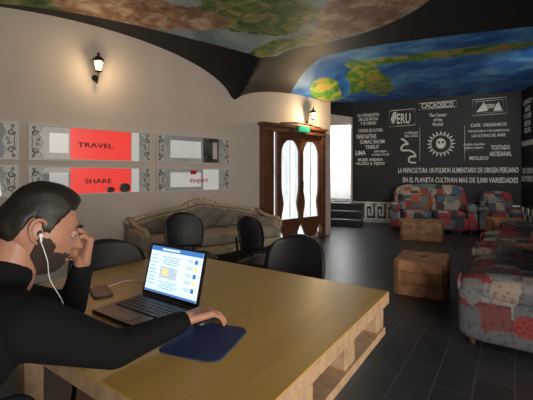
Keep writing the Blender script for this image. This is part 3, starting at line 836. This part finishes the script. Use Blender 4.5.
for sy in (-1, 1):
    b.sq((.0775, sy*.031, .014), (.022, .022, .022), M_eye, 1, 14, 10)
    b.sq((.087, sy*.030, .0105), (.006, .011, .011), M_iris, 1, 12, 8)
    b.sq((.0790, sy*.031, .0180), (.0262, .028, .0200), M_skin, 1, 14, 10)
    b.tube([(.095, sy*.014, .034), (.097, sy*.024, .040), (.091, sy*.036, .041), (.078, sy*.050, .034)], [.003, .0042, .004, .002], M_brow, 6)
    rim = [(.004, sy*.071, .018), (-.004, sy*.080, .030), (-.018, sy*.086, .034), (-.030, sy*.088, .024), (-.031, sy*.087, .006), (-.022, sy*.083, -.012), (-.010, sy*.076, -.024), (-.001, sy*.071, -.026), (.003, sy*.069, -.014)]
    b.tube(bez(rim, 5), .0048, M_skin, 8)
    b.sq((-.013, sy*.074, .004), (.036, .012, .050), M_skin, .9, 14, 8)
    b.sq((-.006, sy*.081, .0), (.012, .006, .016), M_beard, .9, 10, 8)  # shade of the ear hollow painted as a dark spot, stubble colour reused
    b.sq((.001, sy*.079, -.001), (.009, .010, .014), M_skin, .9, 10, 8)
b.tube([(.099, -.020, -.0585), (.1115, -.008, -.0575), (.113, 0, -.058), (.1115, .008, -.0575), (.099, .020, -.0585)], .0024, M_lip, 6)
o = b.obj('face_parts', M=MH); o.parent = man
b = B(); b.capsule(MH @ V((-.035, 0, -.04)), .056, P(-.085, 0, .965), .058, M_skin); b.capsule(MH @ V((-.02, 0, -.06)), .046, P(-.065, 0, .975), .05, M_skin); b.obj('neck', parent=man, remesh=.007, smooth=3)
b = B()
er = MH @ V((-.002, -.086, -.004)); b.sq(er, (.012, .012, .012), M_wire, 1, 10, 8); b.tube([er, er-Z*.016+X*.006], .003, M_wire, 6)
b.tube(bez([er-Z*.016+X*.006, er-UP*.06+X*.012+RT*.006, er-UP*.11+X*.03-RT*.02, P(.035, .06, .90), P(.045, .03, .84), P(.05, -.02, .79), (-.62, 1.10, .755), (-.60, 1.20, .754)]), .0012, M_wire, 6)
b.obj('earphones', parent=man)

def handmesh(name, Mx, curls, spread, thumb, sgn, wr_r=.024):
    b = B(); s = M_skin; q = lambda x, y, z: Mx @ V((x, y*sgn, z))
    b.capsule(q(-.045, 0, .0), wr_r, q(.0, 0, .0), .024, s, 12)
    for (y0_, y1_) in ((.022, .030), (.008, .010), (-.006, -.010), (-.018, -.027)):
        b.capsule(q(.0, y0_*.8, 0), .0145, q(.075, y1_, .002), .0118, s, 12)
    b.capsule(q(.01, .02, -.006), .016, q(.045, .026, -.006), .013, s, 12)
    L_ = ((.030, .042, .026, .021), (.010, .046, .029, .022), (-.010, .043, .027, .021), (-.028, .033, .021, .019))
    for k, (y_, a1, a2, a3) in enumerate(L_):
        an = curls[k]; p = V((.078-(.006 if k == 3 else 0), y_, .002)); ang = 0.1; sp = spread*(1.5-k)*.09
        r0 = .0095 if k < 3 else .0082
        for i, (ll, rr) in enumerate(((a1, r0), (a2, r0*.9), (a3, r0*.82))):
            ang += an[i]
            q2 = p+V((ll*math.cos(ang)*math.cos(sp), ll*math.cos(ang)*math.sin(sp), -ll*math.sin(ang)))
            b.capsule(q(*p), rr, q(*q2), rr*.92, s, 10); p = q2
    p = V((.005, .026, -.008))
    for i, dlt in enumerate(thumb):
        q2 = p+V(dlt); b.capsule(q(*p), (.0135, .0115, .0098)[i], q(*q2), (.0115, .0098, .0085)[i], s, 10); p = q2
    b.obj(name, parent=man, remesh=.0032, smooth=3)
def frame(o, x, zup):
    x = V(x).normalized(); y = V(zup).cross(x).normalized(); z = x.cross(y)
    return Matrix(((x.x, y.x, z.x, o[0]), (x.y, y.y, z.y, o[1]), (x.z, y.z, z.z, o[2]), (0, 0, 0, 1)))
fdir = (wrR-elR); fdir = V((fdir.x+.04, fdir.y-.02, 0)).normalized()
handmesh('hand_right', frame(wrR+fdir*.022+V((0, 0, .004)), fdir+V((0, 0, -.02)), UP), ((.25, .35, .25), (.25, .4, .3), (.3, .45, .3), (.35, .5, .3)), 1.0, ((.028, .012, -.006), (.026, .004, -.006), (.020, -.002, -.004)), 1)
tmp = MH @ V((.112, .045, .055)); hd = (tmp-wrL).normalized()
handmesh('hand_left', frame(wrL+hd*.030, hd, (X*.9+Y*.45)), ((.35, .6, .4), (.45, .7, .4), (.6, .9, .5), (.7, 1.0, .5)), .8, ((.026, .016, -.012), (.024, .006, -.010), (.018, .0, -.006)), -1)
chair(P(-.66, 0, 0)*1.0, FW, .84, .42)

# ------------------------------------------------------------------ camera
cam = bpy.data.cameras.new('camera'); cam.lens = 355/533*36; cam.sensor_width = 36; cam.shift_y = -25/533; cam.clip_start = .02
co = bpy.data.objects.new('camera', cam); COL.objects.link(co); co.location = (0, 0, CAMH); co.rotation_euler = (rad(90), 0, 0); sc.camera = co

# ------------------------------------------------------------------ lights
def area(name, loc, tgt, size, e, col):
    l = bpy.data.lights.new(name, 'AREA'); l.energy = e; l.size = size; l.color = col
    o = bpy.data.objects.new(name, l); COL.objects.link(o); o.location = loc; d = V(tgt)-V(loc); o.rotation_euler = d.to_track_quat('-Z', 'Y').to_euler(); return o
area('window_daylight', (3.2, -1.2, 2.2), (-.4, 6, 1.4), 1.8, 50, (1, .86, .70))  # added warm fill from behind the camera; no window is built there
area('mural_uplight', (1.2, -1.2, 1.2), (1.8, 6.0, 3.3), 1.2, 100, (1, .95, .88))  # added fill aimed up at the murals, not a fixture of the room
l = bpy.data.lights.new('track_spot', 'SPOT'); l.energy = 150; l.spot_size = rad(84); l.spot_blend = .7; l.color = (1, .95, .88); l.shadow_soft_size = .12  # unseen spot added to brighten the chalk lettering on the far wall
o = bpy.data.objects.new('track_spot', l); COL.objects.link(o); o.location = (4.55, 4.6, 2.95); o.rotation_euler = (V((4.0, 8.9, 1.65))-V((4.55, 4.6, 2.95))).to_track_quat('-Z', 'Y').to_euler()
w = bpy.data.worlds.new('world'); sc.world = w; w.use_nodes = True
w.node_tree.nodes['Background'].inputs[0].default_value = (.85, .79, .73, 1); w.node_tree.nodes['Background'].inputs[1].default_value = .13
sc.view_settings.view_transform = 'Standard'
